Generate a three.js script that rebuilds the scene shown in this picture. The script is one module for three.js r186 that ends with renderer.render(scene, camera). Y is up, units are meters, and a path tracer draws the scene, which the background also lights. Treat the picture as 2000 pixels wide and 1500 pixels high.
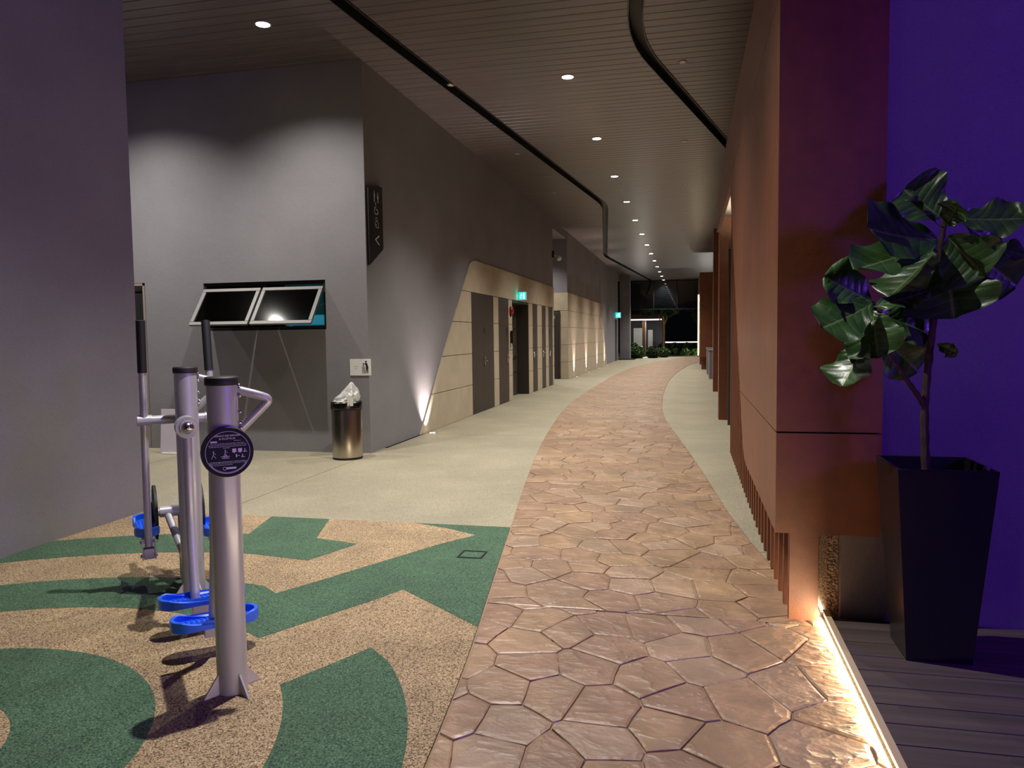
import * as THREE from 'three';
import { RoundedBoxGeometry } from 'three/addons/geometries/RoundedBoxGeometry.js';
import { mergeGeometries, mergeVertices } from 'three/addons/utils/BufferGeometryUtils.js';
import { RectAreaLightUniformsLib } from 'three/addons/lights/RectAreaLightUniformsLib.js';

// ---------------------------------------------------------------- camera, sky, exposure
const scene = new THREE.Scene();
scene.background = new THREE.Color(0x07080c);
const R = d => d * Math.PI / 180;
const camera = new THREE.PerspectiveCamera(2 * Math.atan(750 / 1490) * 180 / Math.PI, 2000 / 1500, 0.05, 200);
camera.position.set(0, 1.45, 0);
camera.rotation.order = 'YXZ';
camera.rotation.set(R(-3.63), R(13.06), R(-0.73));
scene.add(camera);
const renderer = new THREE.WebGLRenderer({ antialias: true });
renderer.toneMapping = THREE.LinearToneMapping;
renderer.toneMappingExposure = 0.5;
renderer.shadowMap.enabled = true;
RectAreaLightUniformsLib.init();
const LAMP_WHITE = new THREE.Color(1, 0.96, 0.88), LED_WARM = new THREE.Color(1, 0.8, 0.5), PURPLE = new THREE.Color(0.2, 0.045, 1);
const CEIL = 4.82;

// ---------------------------------------------------------------- small tools
function rng(s) { return () => { s |= 0; s = s + 0x6D2B79F5 | 0; let t = Math.imul(s ^ s >>> 15, 1 | s); t = t + Math.imul(t ^ t >>> 7, 61 | t) ^ t; return ((t ^ t >>> 14) >>> 0) / 4294967296; }; }
const rnd = rng(7);
function hash(x, y, s) { let h = Math.imul(x, 374761393) + Math.imul(y, 668265263) + Math.imul(s, 1274126177) | 0; h = Math.imul(h ^ h >>> 13, 1274126177); return ((h ^ h >>> 16) >>> 0) / 4294967296; }
function vnoise(x, y, p, s) {                 // tiles with period p
  const xi = Math.floor(x), yi = Math.floor(y), fx = x - xi, fy = y - yi, m = a => ((a % p) + p) % p;
  const u = fx * fx * (3 - 2 * fx), v = fy * fy * (3 - 2 * fy);
  const a = hash(m(xi), m(yi), s), b = hash(m(xi + 1), m(yi), s), c = hash(m(xi), m(yi + 1), s), d = hash(m(xi + 1), m(yi + 1), s);
  return a + (b - a) * u + (c - a) * v + (a - b - c + d) * u * v;
}
function fbm(u, v, p, o, s) { let f = 0, a = 0.5, n = 0; for (let i = 0; i < o; i++) { f += a * vnoise(u * p, v * p, p, s + i); n += a; a *= 0.5; p *= 2; } return f / n; }
function tex(w, h, fn, metres, srgb = true) {
  const d = new Uint8Array(w * h * 4);
  for (let j = 0; j < h; j++) for (let i = 0; i < w; i++) {
    const c = fn(i / w, j / h, i, j), k = (j * w + i) * 4;
    if (typeof c === 'number') d[k] = d[k + 1] = d[k + 2] = Math.max(0, Math.min(255, c));
    else for (let q = 0; q < 3; q++) d[k + q] = Math.max(0, Math.min(255, c[q]));
    d[k + 3] = 255;
  }
  const t = new THREE.DataTexture(d, w, h); t.wrapS = t.wrapT = THREE.RepeatWrapping; t.magFilter = THREE.LinearFilter; t.minFilter = THREE.LinearMipmapLinearFilter; t.generateMipmaps = true;
  if (srgb) t.colorSpace = THREE.SRGBColorSpace;
  t.repeat.set(1 / metres[0], 1 / metres[1]); t.needsUpdate = true; return t;
}
const mix3 = (a, b, t) => [a[0] + (b[0] - a[0]) * t, a[1] + (b[1] - a[1]) * t, a[2] + (b[2] - a[2]) * t];
const sc3 = (a, k) => [a[0] * k, a[1] * k, a[2] * k];
function worldUV(g, ox = 0, oy = 0, oz = 0) {           // box-projected uv in metres
  let q = g.index ? g.toNonIndexed() : g;
  const p = q.attributes.position, n = p.count, uv = new Float32Array(n * 2), A = new THREE.Vector3(), B = new THREE.Vector3(), C = new THREE.Vector3();
  for (let i = 0; i < n; i += 3) {
    A.fromBufferAttribute(p, i); B.fromBufferAttribute(p, i + 1); C.fromBufferAttribute(p, i + 2);
    const N = B.clone().sub(A).cross(C.clone().sub(A)), x = Math.abs(N.x), y = Math.abs(N.y), z = Math.abs(N.z);
    [A, B, C].forEach((P, k) => {
      const X = P.x + ox, Y = P.y + oy, Z = P.z + oz;
      const w = y >= x && y >= z ? [X, Z] : x >= z ? [Z, Y] : [X, Y];
      uv[(i + k) * 2] = w[0]; uv[(i + k) * 2 + 1] = w[1];
    });
  }
  q.setAttribute('uv', new THREE.BufferAttribute(uv, 2));
  if (!q.attributes.normal) q.computeVertexNormals();
  return q;
}
const strip = g => { const q = g.index ? g.toNonIndexed() : g; for (const k of Object.keys(q.attributes)) if (!['position', 'normal', 'uv'].includes(k)) q.deleteAttribute(k); return q; };
const join = gs => mergeGeometries(gs.map(strip));
function box(x0, x1, y0, y1, z0, z1, r = 0) {
  const w = Math.abs(x1 - x0), h = Math.abs(y1 - y0), d = Math.abs(z1 - z0);
  const g = r ? new RoundedBoxGeometry(w, h, d, 1, r) : new THREE.BoxGeometry(w, h, d);
  g.translate((x0 + x1) / 2, (y0 + y1) / 2, (z0 + z1) / 2); return worldUV(g);
}
const V = (x, y, z) => new THREE.Vector3(x, y, z);
function rod(a, b, r, r2 = r, seg = 20) {
  const A = V(...a), B = V(...b), d = B.clone().sub(A), g = new THREE.CylinderGeometry(r2, r, d.length(), seg);
  g.applyQuaternion(new THREE.Quaternion().setFromUnitVectors(V(0, 1, 0), d.clone().normalize())); const m = A.add(B).multiplyScalar(0.5); g.translate(m.x, m.y, m.z); return g;
}
function pipe(pts, r, seg = 40, rs = 14, round = 0.03) {          // a bent pipe with short bends
  const path = new THREE.CurvePath(), P = pts.map(p => V(...p)); let prev = P[0];
  for (let i = 1; i < P.length; i++) {
    if (i < P.length - 1) {
      const a = P[i].clone().lerp(P[i - 1], Math.min(0.45, round / P[i].distanceTo(P[i - 1]))), b = P[i].clone().lerp(P[i + 1], Math.min(0.45, round / P[i].distanceTo(P[i + 1])));
      path.add(new THREE.LineCurve3(prev, a)); path.add(new THREE.QuadraticBezierCurve3(a, P[i], b)); prev = b;
    } else path.add(new THREE.LineCurve3(prev, P[i]));
  }
  return new THREE.TubeGeometry(path, seg, r, rs, false);
}
function slab(pts, y0, y1, bevel = 0) {                            // plan outline [[x, z], ...] to a flat solid between y0 and y1
  const s = new THREE.Shape(pts.map(p => new THREE.Vector2(p[0], -p[1])));
  const g = new THREE.ExtrudeGeometry(s, { depth: y1 - y0 - bevel, bevelEnabled: bevel > 0, bevelThickness: bevel, bevelSize: bevel, bevelOffset: -bevel, bevelSegments: 1, curveSegments: 12 });
  g.rotateX(-Math.PI / 2); g.translate(0, y0, 0); return worldUV(g);
}
function sidePlate(shape, x0, x1, opt = {}) {                      // shape drawn in (-z, y), standing in a plane x = const, from x0 to x1
  const g = new THREE.ExtrudeGeometry(shape, { depth: x1 - x0, bevelEnabled: false, curveSegments: 14, ...opt });
  g.rotateY(Math.PI / 2); g.translate(x0, 0, 0); return worldUV(g);
}
const used = {};
function numbered(n) { used[n] = (used[n] ?? -1) + 1; return used[n] ? n + '_' + String(used[n]).padStart(3, '0') : n; }
function shadowed(m) { m.castShadow = m.receiveShadow = true; return m; }
function thing(name, label, category, pos = [0, 0, 0], group, turn = 0) {
  const o = new THREE.Group(); o.name = numbered(name); o.position.set(...pos); o.rotation.y = turn; o.userData = { label, category }; if (group) o.userData.group = group; scene.add(o); return o;
}
function part(parent, name, geo, m, label) { const o = shadowed(new THREE.Mesh(geo, m)); o.name = name; if (label) o.userData.label = label; parent.add(o); return o; }
function struct(name, label, category) { const o = new THREE.Group(); o.name = name; o.userData = { kind: 'structure', label, category }; scene.add(o); return o; }

// ---------------------------------------------------------------- materials
const std = (color, roughness = 0.6, metalness = 0, extra = {}) => new THREE.MeshStandardMaterial({ color, roughness, metalness, ...extra });
const phy = (o) => new THREE.MeshPhysicalMaterial(o);
const glow = (c, k) => new THREE.MeshStandardMaterial({ color: 0x222222, emissive: c, emissiveIntensity: k, roughness: 0.4 });
const plasterMap = c => tex(512, 512, (u, v) => sc3(c, 0.9 + 0.14 * fbm(u, v, 4, 5, 3) + 0.06 * (hash(u * 512 | 0, v * 512 | 0, 4) - 0.5)), [3, 3]);
const plasterBump = tex(512, 512, (u, v) => 255 * (0.5 * fbm(u, v, 24, 4, 9) + 0.5 * hash(u * 512 | 0, v * 512 | 0, 5)), [1.2, 1.2], false);
const M = {};
M.plaster = std(0xffffff, 0.82, 0, { map: plasterMap([129, 126, 131]), bumpMap: plasterBump, bumpScale: 0.002 });
M.cream = std(0xffffff, 0.85, 0, { map: tex(512, 512, (u, v, i, j) => sc3([186, 171, 148], 0.9 + 0.1 * fbm(u, v, 5, 4, 13) + 0.12 * (hash(i, j, 14) - 0.5)), [1.2, 1.2]), bumpMap: plasterBump, bumpScale: 0.003 });
M.concrete = std(0xffffff, 0.62, 0, {
  map: tex(1024, 1024, (u, v, i, j) => { const s = hash(i >> 1, j >> 1, 21), k = 0.86 + 0.16 * fbm(u, v, 5, 5, 22); return sc3(s < 0.1 ? [106, 98, 83] : s > 0.9 ? [182, 173, 151] : [152, 143, 121], k); }, [2.2, 2.2]),
  bumpMap: tex(512, 512, (u, v, i, j) => 255 * (0.6 * hash(i, j, 23) + 0.4 * fbm(u, v, 64, 2, 24)), [1.1, 1.1], false), bumpScale: 0.002 });
const granules = (cols, s) => tex(1024, 1024, (u, v, i, j) => {
  const n = vnoise(u * 300, v * 300, 300, s), m = vnoise(u * 340, v * 340, 340, s + 1), k = 0.9 + 0.2 * fbm(u, v, 6, 4, s + 2);
  return sc3(n < 0.36 ? cols[0] : m > 0.66 ? cols[2] : cols[1], k);
}, [1.3, 1.3]);
const rubberBump = tex(512, 512, (u, v) => 255 * vnoise(u * 190, v * 190, 190, 31), [1.3, 1.3], false);
M.rubberTan = std(0xffffff, 0.88, 0, { map: granules([[94, 78, 58], [156, 132, 101], [190, 166, 132]], 41), bumpMap: rubberBump, bumpScale: 0.004 });
M.rubberGreen = std(0xffffff, 0.88, 0, { map: granules([[40, 61, 47], [62, 93, 68], [88, 118, 90]], 51), bumpMap: rubberBump, bumpScale: 0.004 });
// stamped stone: slate-like ridges for relief, tan patches for colour
const ridge = (u, v) => { const w = fbm(u, v, 4, 4, 60); const a = 1 - Math.abs(2 * fbm(u + 0.15 * w, v + 0.1 * w, 9, 5, 61) - 1), b = fbm(u, v, 40, 4, 63); return Math.pow(a, 4) * 0.65 + b * 0.35; };
const stoneBump = tex(1024, 1024, (u, v) => 255 * ridge(u, v), [1.5, 1.1], false);
const stoneMap = tex(1024, 1024, (u, v, i, j) => sc3(mix3([146, 121, 102], [186, 155, 128], fbm(u, v, 6, 5, 66)), 0.84 + 0.2 * ridge(u, v) + 0.05 * (hash(i, j, 67) - 0.5)), [2.6, 2.6]);
M.stones = [0xffffff, 0xf7f1ea, 0xfaf4e8, 0xf0e6e2].map(c => phy({ color: c, map: stoneMap, bumpMap: stoneBump, bumpScale: 0.011, roughness: 0.42, clearcoat: 0.35, clearcoatRoughness: 0.3 }));
M.mortar = std(0x8d7460, 0.7, 0, { bumpMap: rubberBump, bumpScale: 0.003 });
const rustMap = tex(1024, 1024, (u, v, i, j) => { const a = fbm(u, v, 5, 5, 71), b = fbm(u, v * 0.25 + 0.1, 24, 4, 72); return sc3(mix3([98, 51, 28], [142, 79, 46], 0.65 * a + 0.35 * b), 0.9 + 0.14 * fbm(u, v, 40, 3, 73)); }, [2.4, 2.4]);
M.rust = phy({ color: 0xffffff, roughness: 0.5, map: rustMap, bumpMap: plasterBump, bumpScale: 0.0012, clearcoat: 0.4, clearcoatRoughness: 0.45 });
M.slat = std(0xffffff, 0.36, 0, { map: tex(512, 256, (u, v) => sc3([98, 88, 88], 0.86 + 0.24 * fbm(u * 0.2, v, 16, 5, 81)), [2.5, 0.6]) });
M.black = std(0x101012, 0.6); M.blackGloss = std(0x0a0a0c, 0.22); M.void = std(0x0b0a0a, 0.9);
M.trim = std(0x4a4642, 0.5, 0.3); M.trimDark = std(0x17171a, 0.5, 0.3);
M.door = std(0x372d26, 0.6, 0, { bumpMap: plasterBump, bumpScale: 0.0006 });
M.silver = phy({ color: 0xa6a5aa, roughness: 0.42, metalness: 0.25, clearcoat: 0.7, clearcoatRoughness: 0.2 }); M.steel = std(0xc9c6c0, 0.2, 1); M.grip = std(0x0f0e12, 0.6);
M.bluePlastic = phy({ color: 0x1a60e6, roughness: 0.35, clearcoat: 0.3 }); M.alu = std(0x666463, 0.5, 0.35);
M.brushed = phy({ color: 0xb9b1a6, metalness: 1, roughness: 0.28, anisotropy: 0.6 });
M.white = std(0xdcdcda, 0.6); M.teal = std(0x1290b4, 0.7);
M.glass = phy({ color: 0x55645f, roughness: 0.07, transmission: 1, thickness: 0, ior: 1.5, specularIntensity: 1 });
M.darkGlass = phy({ color: 0x05070a, roughness: 0.06, clearcoat: 1 });
M.deck = std(0xffffff, 0.6, 0, { map: tex(1024, 512, (u, v) => sc3([78, 66, 64], 0.75 + 0.4 * fbm(u * 0.12, v, 32, 5, 91)), [3, 0.9]), bumpMap: tex(512, 512, (u, v) => 255 * fbm(u * 0.1, v, 48, 4, 92), [3, 0.6], false), bumpScale: 0.002 });
M.pot = phy({ color: 0x15141b, roughness: 0.3, clearcoat: 0.4, clearcoatRoughness: 0.2 }); M.soil = std(0x1a1410, 0.95);

// ---------------------------------------------------------------- floor
const PL = [[3, -0.5], [0, -0.66], [-2.35, -0.86], [-3.2, -0.96], [-4.25, -1.12], [-5.55, -1.31], [-7.1, -1.55], [-9.36, -1.85], [-10.84, -2.02], [-14.62, -2.38], [-18.47, -2.51], [-22.3, -2.56], [-27.1, -2.56], [-31, -2.46], [-34.4, -2.3], [-38, -1.95], [-42, -1.4], [-46, -0.6], [-49, 0.1]];
const PR = [[3, 0.65], [-4.1, 0.65], [-4.6, 0.57], [-5.15, 0.46], [-6.34, 0.31], [-7.92, 0.17], [-10.55, -0.1], [-12.67, -0.35], [-15.33, -0.52], [-18.6, -0.59], [-23.6, -0.6], [-28.1, -0.45], [-32, -0.25], [-35.9, 0.02], [-39, 0.45], [-42, 1.0], [-46, 2.0], [-49, 2.9]];
function lerpTab(T, z) { for (let i = 1; i < T.length; i++) if (z >= T[i][0]) { const t = (z - T[i - 1][0]) / (T[i][0] - T[i - 1][0]); return T[i - 1][1] + (T[i][1] - T[i - 1][1]) * Math.max(0, t); } return T[T.length - 1][1]; }
const smooth = (T, z, w = 0.9) => { let s = 0; for (let k = -4; k <= 4; k++) s += lerpTab(T, z + k * w / 4); return s / 9; };
const pathL = z => smooth(PL, z, z > -6 ? 0.4 : 1), pathR = z => z > -5 ? lerpTab(PR, z) : smooth(PR, z, z > -7 ? 0.3 : 1);
{
  const f = struct('floor', 'pale exposed-aggregate concrete floor with cut joints', 'floor');
  part(f, 'bed', box(-14, 9, -0.3, -0.012, -49, 8), M.void);
  const gap = 0.004, piece = (x0, x1, z0, z1) => part(f, 'slab', box(x0 + gap, x1 - gap, -0.05, 0, z0 + gap, z1 - gap), M.concrete);
  piece(-14, -6.2, -9.3, -5.2); piece(-6.2, -3.85, -9.3, -5.2); piece(-3.85, 2, -10.75, -5.2); piece(-14, -3.85, -5.2, 8); piece(-3.85, 9, -5.2, 8);
  let z = -10.75; for (const z1 of [-16.1, -21.5, -26.9, -32.2, -37.6, -43.2]) { piece(-9, 2, z1, z); z = z1; }
  piece(-3.0, 6, -49, -43.2);
}
{ // stamped stone path, cells of a Voronoi pattern cut to the winding outline
  const p = struct('stone_path', 'winding path of brown stamped stone with recessed joints', 'path');
  const L = [], Rr = []; for (let z = 3; z >= -48.6; z -= 0.3) { L.push([pathL(z), z]); Rr.push([pathR(z), z]); }
  part(p, 'mortar_bed', slab([...L, ...Rr.reverse()], 0.0, 0.004), M.mortar);
  const W = 1.9, cells = [];
  function domain(z0, z1, seed) {
    const r = rng(seed), sx = 0.31, sz = 0.27, S = [], nz = Math.ceil((z1 - z0) / sz) + 2, nx = Math.ceil(W / sx) + 2;
    for (let j = -1; j < nz; j++) for (let i = -1; i < nx; i++) S.push([(i + 0.5 + (j & 1) * 0.5 + (r() - 0.5) * 0.75) * sx - 0.1, z0 + (j + 0.5 + (r() - 0.5) * 0.75) * sz]);
    for (const s of S) {
      let poly = [[0, z0], [W, z0], [W, z1], [0, z1]];
      for (const t of S) {
        const dx = t[0] - s[0], dz = t[1] - s[1], d2 = dx * dx + dz * dz; if (d2 < 1e-9 || d2 > 1.1) continue;
        const mx = (s[0] + t[0]) / 2, mz = (s[1] + t[1]) / 2, out = [];
        for (let i = 0; i < poly.length; i++) {
          const a = poly[i], b = poly[(i + 1) % poly.length], da = (a[0] - mx) * dx + (a[1] - mz) * dz, db = (b[0] - mx) * dx + (b[1] - mz) * dz;
          if (da <= 0) out.push(a);
          if (da * db < 0) { const k = da / (da - db); out.push([a[0] + (b[0] - a[0]) * k, a[1] + (b[1] - a[1]) * k]); }
        }
        poly = out; if (poly.length < 3) break;
      }
      if (poly.length >= 3) cells.push(poly);
    }
  }
  domain(-3.9, 1.5, 11); domain(-10.7, -3.9, 12); domain(-25, -10.7, 13); domain(-48, -25, 14);
  const world = (q) => { const l = pathL(q[1]) + 0.004, r = pathR(q[1]) - 0.004; return [l + (r - l) * q[0] / W, q[1]]; };
  const made = [];
  for (const c of cells) {
    // cut each edge once more so that long edges wander a little, then go to the path's own outline
    let pts = []; c.forEach((a, i) => { const b = c[(i + 1) % c.length], len = Math.hypot(b[0] - a[0], b[1] - a[1]); if (len < 0.012) return; pts.push(a); if (len > 0.1) { const e = a[0] < 1e-6 && b[0] < 1e-6 || a[0] > W - 1e-6 && b[0] > W - 1e-6; pts.push([(a[0] + b[0]) / 2 + (e ? 0 : (rnd() - 0.5) * 0.012), (a[1] + b[1]) / 2 + (rnd() - 0.5) * 0.012]); } });
    if (pts.length < 3) continue;
    pts = pts.map(world);
    let cx = 0, cz = 0; pts.forEach(q => { cx += q[0]; cz += q[1]; }); cx /= pts.length; cz /= pts.length;
    let A = 0; pts.forEach((q, i) => { const n = pts[(i + 1) % pts.length]; A += q[0] * n[1] - n[0] * q[1]; }); A = Math.abs(A) / 2; if (A < 0.004) continue;
    const rad = Math.sqrt(A / Math.PI), tx = (rnd() - 0.5) * 0.012, tz = (rnd() - 0.5) * 0.012, top = 0.0125 + rnd() * 0.003;
    const ring = (inset, y, tilt) => pts.map(q => { const k = 1 - inset / rad; const X = cx + (q[0] - cx) * k, Z = cz + (q[1] - cz) * k; return [X, y + tilt * (tx * (X - cx) + tz * (Z - cz)), Z]; });
    const r0 = ring(0.002, 0.003, 0), r1 = ring(0.005, top - 0.003, 1), r2 = ring(0.02, top, 1), n = pts.length, pos = [];
    const tri = (a, b, d) => pos.push(...a, ...b, ...d);
    const flip = pts.reduce((s, q, i) => { const m = pts[(i + 1) % n]; return s + q[0] * m[1] - m[0] * q[1]; }, 0) > 0;
    const face = (a, b, d) => flip ? tri(a, d, b) : tri(a, b, d);
    for (let i = 0; i < n; i++) { const j = (i + 1) % n; for (const [a, b] of [[r0, r1], [r1, r2]]) { face(a[i], a[j], b[j]); face(a[i], b[j], b[i]); } face(r2[i], r2[j], [cx, top, cz]); }
    let g = new THREE.BufferGeometry(); g.setAttribute('position', new THREE.Float32BufferAttribute(pos, 3));
    g.computeVertexNormals(); g = worldUV(g);
    made.push({ g, d: -cz + (cz > -2.0 ? 100 : 0), m: M.stones[Math.floor(rnd() * 4)] });
  }
  made.sort((a, b) => a.d - b.d);
  made.slice(0, 300).forEach(s => part(p, 'stone', s.g, s.m));
  const rest = made.slice(300), o = part(p, 'far_stones', join(rest.map(s => s.g)), M.stones[0]); o.userData.kind = 'stuff';
}
{ // rubber playground surface with green figures
  const f = struct('rubber_floor', 'tan granulated rubber play surface with green chevrons and rings', 'floor');
  const edge = []; for (let z = 2.9; z > -5.53; z -= 0.25) edge.push([pathL(z) - 0.003, z]); edge.push([pathL(-5.53) - 0.003, -5.53]);
  part(f, 'base', slab([[-4.48, 2.9], ...edge, [-4.48, -5.53]], 0, 0.007), M.rubberTan);
  const C = [-2.85, -1.9], arc = (r, a0, a1, n = 24) => Array.from({ length: n + 1 }, (_, i) => { const a = R(a0 + (a1 - a0) * i / n); return [C[0] + r * Math.cos(a), C[1] + r * Math.sin(a)]; });
  const inlay = pts => part(f, 'green_inlay', slab(pts, 0.002, 0.0085), M.rubberGreen);
  inlay([...arc(1.02, -200, 60, 40), ...arc(0.53, 60, -200, 40)]);
  // ring two runs into the big chevron
  inlay([...arc(1.565, -152, -58, 24), [-1.71, -3.79], [-1.59, -4.03], [-1.29, -3.79], [pathL(-3.57) - 0.004, -3.57], [pathL(-4.2) - 0.004, -4.2], [pathL(-4.8) - 0.004, -4.8], [pathL(-5.52) - 0.004, -5.52], [-2.06, -5.52], [-1.77, -5.41], [-1.5, -5.26], [-1.68, -4.99], [-1.84, -4.68], [-2.17, -4.03], [-2.28, -3.83], ...arc(2.08, -78, -142, 20)]);
  inlay([...arc(2.62, -128, -90, 14), [-2.41, -4.45], [-2.26, -4.88], [-2.62, -4.97], [-2.79, -5.52], [-3.3, -5.52], ...arc(3.11, -96, -122, 12)]);
  inlay([[-1.44, -3.23], ...arc(1.96, -38, 30, 24), ...arc(1.49, 30, -37, 24), [-1.59, -2.93]]);
  const d = part(f, 'access_cover', box(-1.46, -1.32, 0.006, 0.0105, -4.83, -4.71, 0.002), M.rubberGreen);
  for (const b of [box(-1.475, -1.462, 0.004, 0.012, -4.84, -4.70), box(-1.318, -1.305, 0.004, 0.012, -4.84, -4.70), box(-1.475, -1.305, 0.004, 0.012, -4.853, -4.84), box(-1.475, -1.305, 0.004, 0.012, -4.70, -4.687)]) part(f, 'cover_rim', b, M.trimDark);
}
{ // timber deck, its edge profile and light strip
  const d = struct('timber_deck', 'dark grey-brown timber deck of narrow boards', 'deck');
  part(d, 'joist_bed', box(0.7, 6, -0.01, 0.004, -4.0, 4), M.void);
  for (let z = -3.995, i = 0; z < 2; z += 0.152, i++) { const g = box(0.692, 6, 0.004, 0.024, z, z + 0.146, 0.003); g.translate(0, 0, 0); const uv = g.attributes.uv; for (let k = 0; k < uv.count; k++) uv.setXY(k, uv.getX(k) + i * 1.37, uv.getY(k)); part(d, 'board', g, M.deck); }
  const e = struct('trim_1', 'pale metal edge profile between stone path and deck', 'trim');
  part(e, 'profile', join([box(0.674, 0.69, 0, 0.044, -4.04, 2), box(0.664, 0.674, 0.039, 0.044, -4.04, 2)]), std(0xb9a486, 0.5));
  const l = thing('led_strip', 'warm white light strip glowing along the deck edge', 'light strip', [0.67, 0.027, -1.2]);
  part(l, 'diffuser', new THREE.BoxGeometry(0.006, 0.02, 5.66), glow(LED_WARM, 4));
  const a = new THREE.RectAreaLight(LED_WARM, 300, 5.66, 0.02); a.position.set(-0.006, 0, 0); a.rotation.y = Math.PI / 2; a.castShadow = true; l.add(a);
}

// ---------------------------------------------------------------- walls
const rectPath = (a, b, c, d) => { const h = new THREE.Path(); h.moveTo(a, c); h.lineTo(b, c); h.lineTo(b, d); h.lineTo(a, d); h.closePath(); return h; };
{ // wall with the window: shape in (x, y), front face at z = -8.85
  const w = struct('wall_front', 'grey plastered wall around the awning window', 'wall');
  const s = new THREE.Shape(); s.moveTo(-14, 0); s.lineTo(-3.88, 0); s.lineTo(-3.88, CEIL); s.lineTo(-14, CEIL); s.closePath();
  s.holes.push(rectPath(-6.17, -4.44, 1.56, 2.18)); s.holes.push(rectPath(-8.1, -7.05, 0.0005, 2.21));
  const g = new THREE.ExtrudeGeometry(s, { depth: 0.2, bevelEnabled: false }); g.translate(0, 0, -9.05);
  part(w, 'plaster', worldUV(g), M.plaster);
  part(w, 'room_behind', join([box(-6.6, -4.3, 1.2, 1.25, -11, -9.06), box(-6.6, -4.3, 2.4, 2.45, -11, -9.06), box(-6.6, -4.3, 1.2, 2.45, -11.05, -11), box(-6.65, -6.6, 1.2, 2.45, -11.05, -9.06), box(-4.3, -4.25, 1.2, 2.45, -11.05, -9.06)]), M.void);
  part(w, 'teal_board', box(-5.12, -4.4, 1.3, 2.3, -9.1, -9.055), M.teal, 'teal board behind the window');
}
{ // door at the left of the window wall, mostly hidden
  const d = struct('door_7', 'grey door with a dark plate beside the window wall edge', 'door');
  part(d, 'leaf', box(-8.06, -7.09, 0.004, 2.17, -8.95, -8.9), std(0x7a7069, 0.6));
  part(d, 'frame', join([box(-7.085, -7.055, 0, 2.205, -9, -8.845), box(-8.1, -7.055, 2.175, 2.205, -9, -8.845)]), std(0x8b807a, 0.6));
  part(d, 'vent', box(-7.6, -7.13, 1.72, 2.1, -8.9, -8.89), M.black);
}
const zShape = pts => { const s = new THREE.Shape(); pts.forEach((p, i) => i ? s.lineTo(-p[0], p[1]) : s.moveTo(-p[0], p[1])); s.closePath(); return s; };
{
  const w = struct('wall_left', 'long grey corridor wall with cream cladding and service doors', 'wall');
  const s = zShape([[-9.05, 0], [-16.75, 0], [-16.75, 2.24], [-18.52, 2.24], [-18.52, 0], [-22.2, 0], [-22.2, CEIL], [-9.05, CEIL]]);
  part(w, 'plaster', sidePlate(s, -4.2, -3.88), M.plaster);
  part(w, 'core', join([box(-9, -4.2, 0, CEIL, -22.2, -16.0), box(-9, -8.9, 0, CEIL, -16, -9.05)]), M.plaster);
  part(w, 'header', box(-9, -3.9, 4.58, CEIL, -24.9, -22.2), M.plaster);
  part(w, 'far_plaster', box(-9, -3.88, 0, CEIL, -43.4, -24.9), M.plaster);
  part(w, 'nook_back', box(-9, -6.2, 0, CEIL, -24.9, -22.2), M.plaster);
  // cream cladding, panel by panel, 2 cm proud, 8 mm joints
  const rows = [0.004, 0.56, 1.13, 1.7, 2.25], j = 0.005, x0 = -3.879, x1 = -3.858;
  const slant = y => -10.62 - y * (12.95 - 10.62) / 2.35;
  for (let r = 0; r < 4; r++) {
    const a = rows[r] + (r ? j : 0), b = rows[r + 1] - j;
    part(w, 'panel', sidePlate(zShape([[slant(a), a], [-13.43, a], [-13.43, b], [slant(b), b]]), x0, x1), M.cream);
    for (const [z0, z1] of [[-15.06, -15.46], [-16.38, -16.73], [-18.54, -19.03], [-19.65, -20.28], [-20.86, -21.28], [-21.96, -22.19]]) part(w, 'panel', box(x0, x1, a, b, z1, z0), M.cream);
  }
  const t = new THREE.Shape(), y0 = 2.25 + j; t.moveTo(-slant(y0), y0); t.lineTo(22.19, y0); t.lineTo(22.19, 2.85); t.lineTo(13.8, 2.85); t.quadraticCurveTo(13.38, 2.83, 13.25, 2.62); t.closePath();
  part(w, 'panel', sidePlate(t, x0, x1), M.cream);
  // second cladding beyond the nook
  const rows2 = [0.004, 0.56, 1.13, 1.7, 2.25, 2.84];
  const s2 = y => -37.1 + y * (37.1 - 34.5) / 2.84;
  for (let r = 0; r < 5; r++) { const a = rows2[r] + (r ? j : 0), b = rows2[r + 1] - j; part(w, 'panel', sidePlate(zShape([[-24.88, a], [s2(a), a], [s2(b), b], [-24.88, b]]), x0, x1), M.cream); part(w, 'panel', box(r < 4 ? -4.12 : -6.2, -3.858, a, b, -24.9, -24.878), M.cream); }
}
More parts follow.
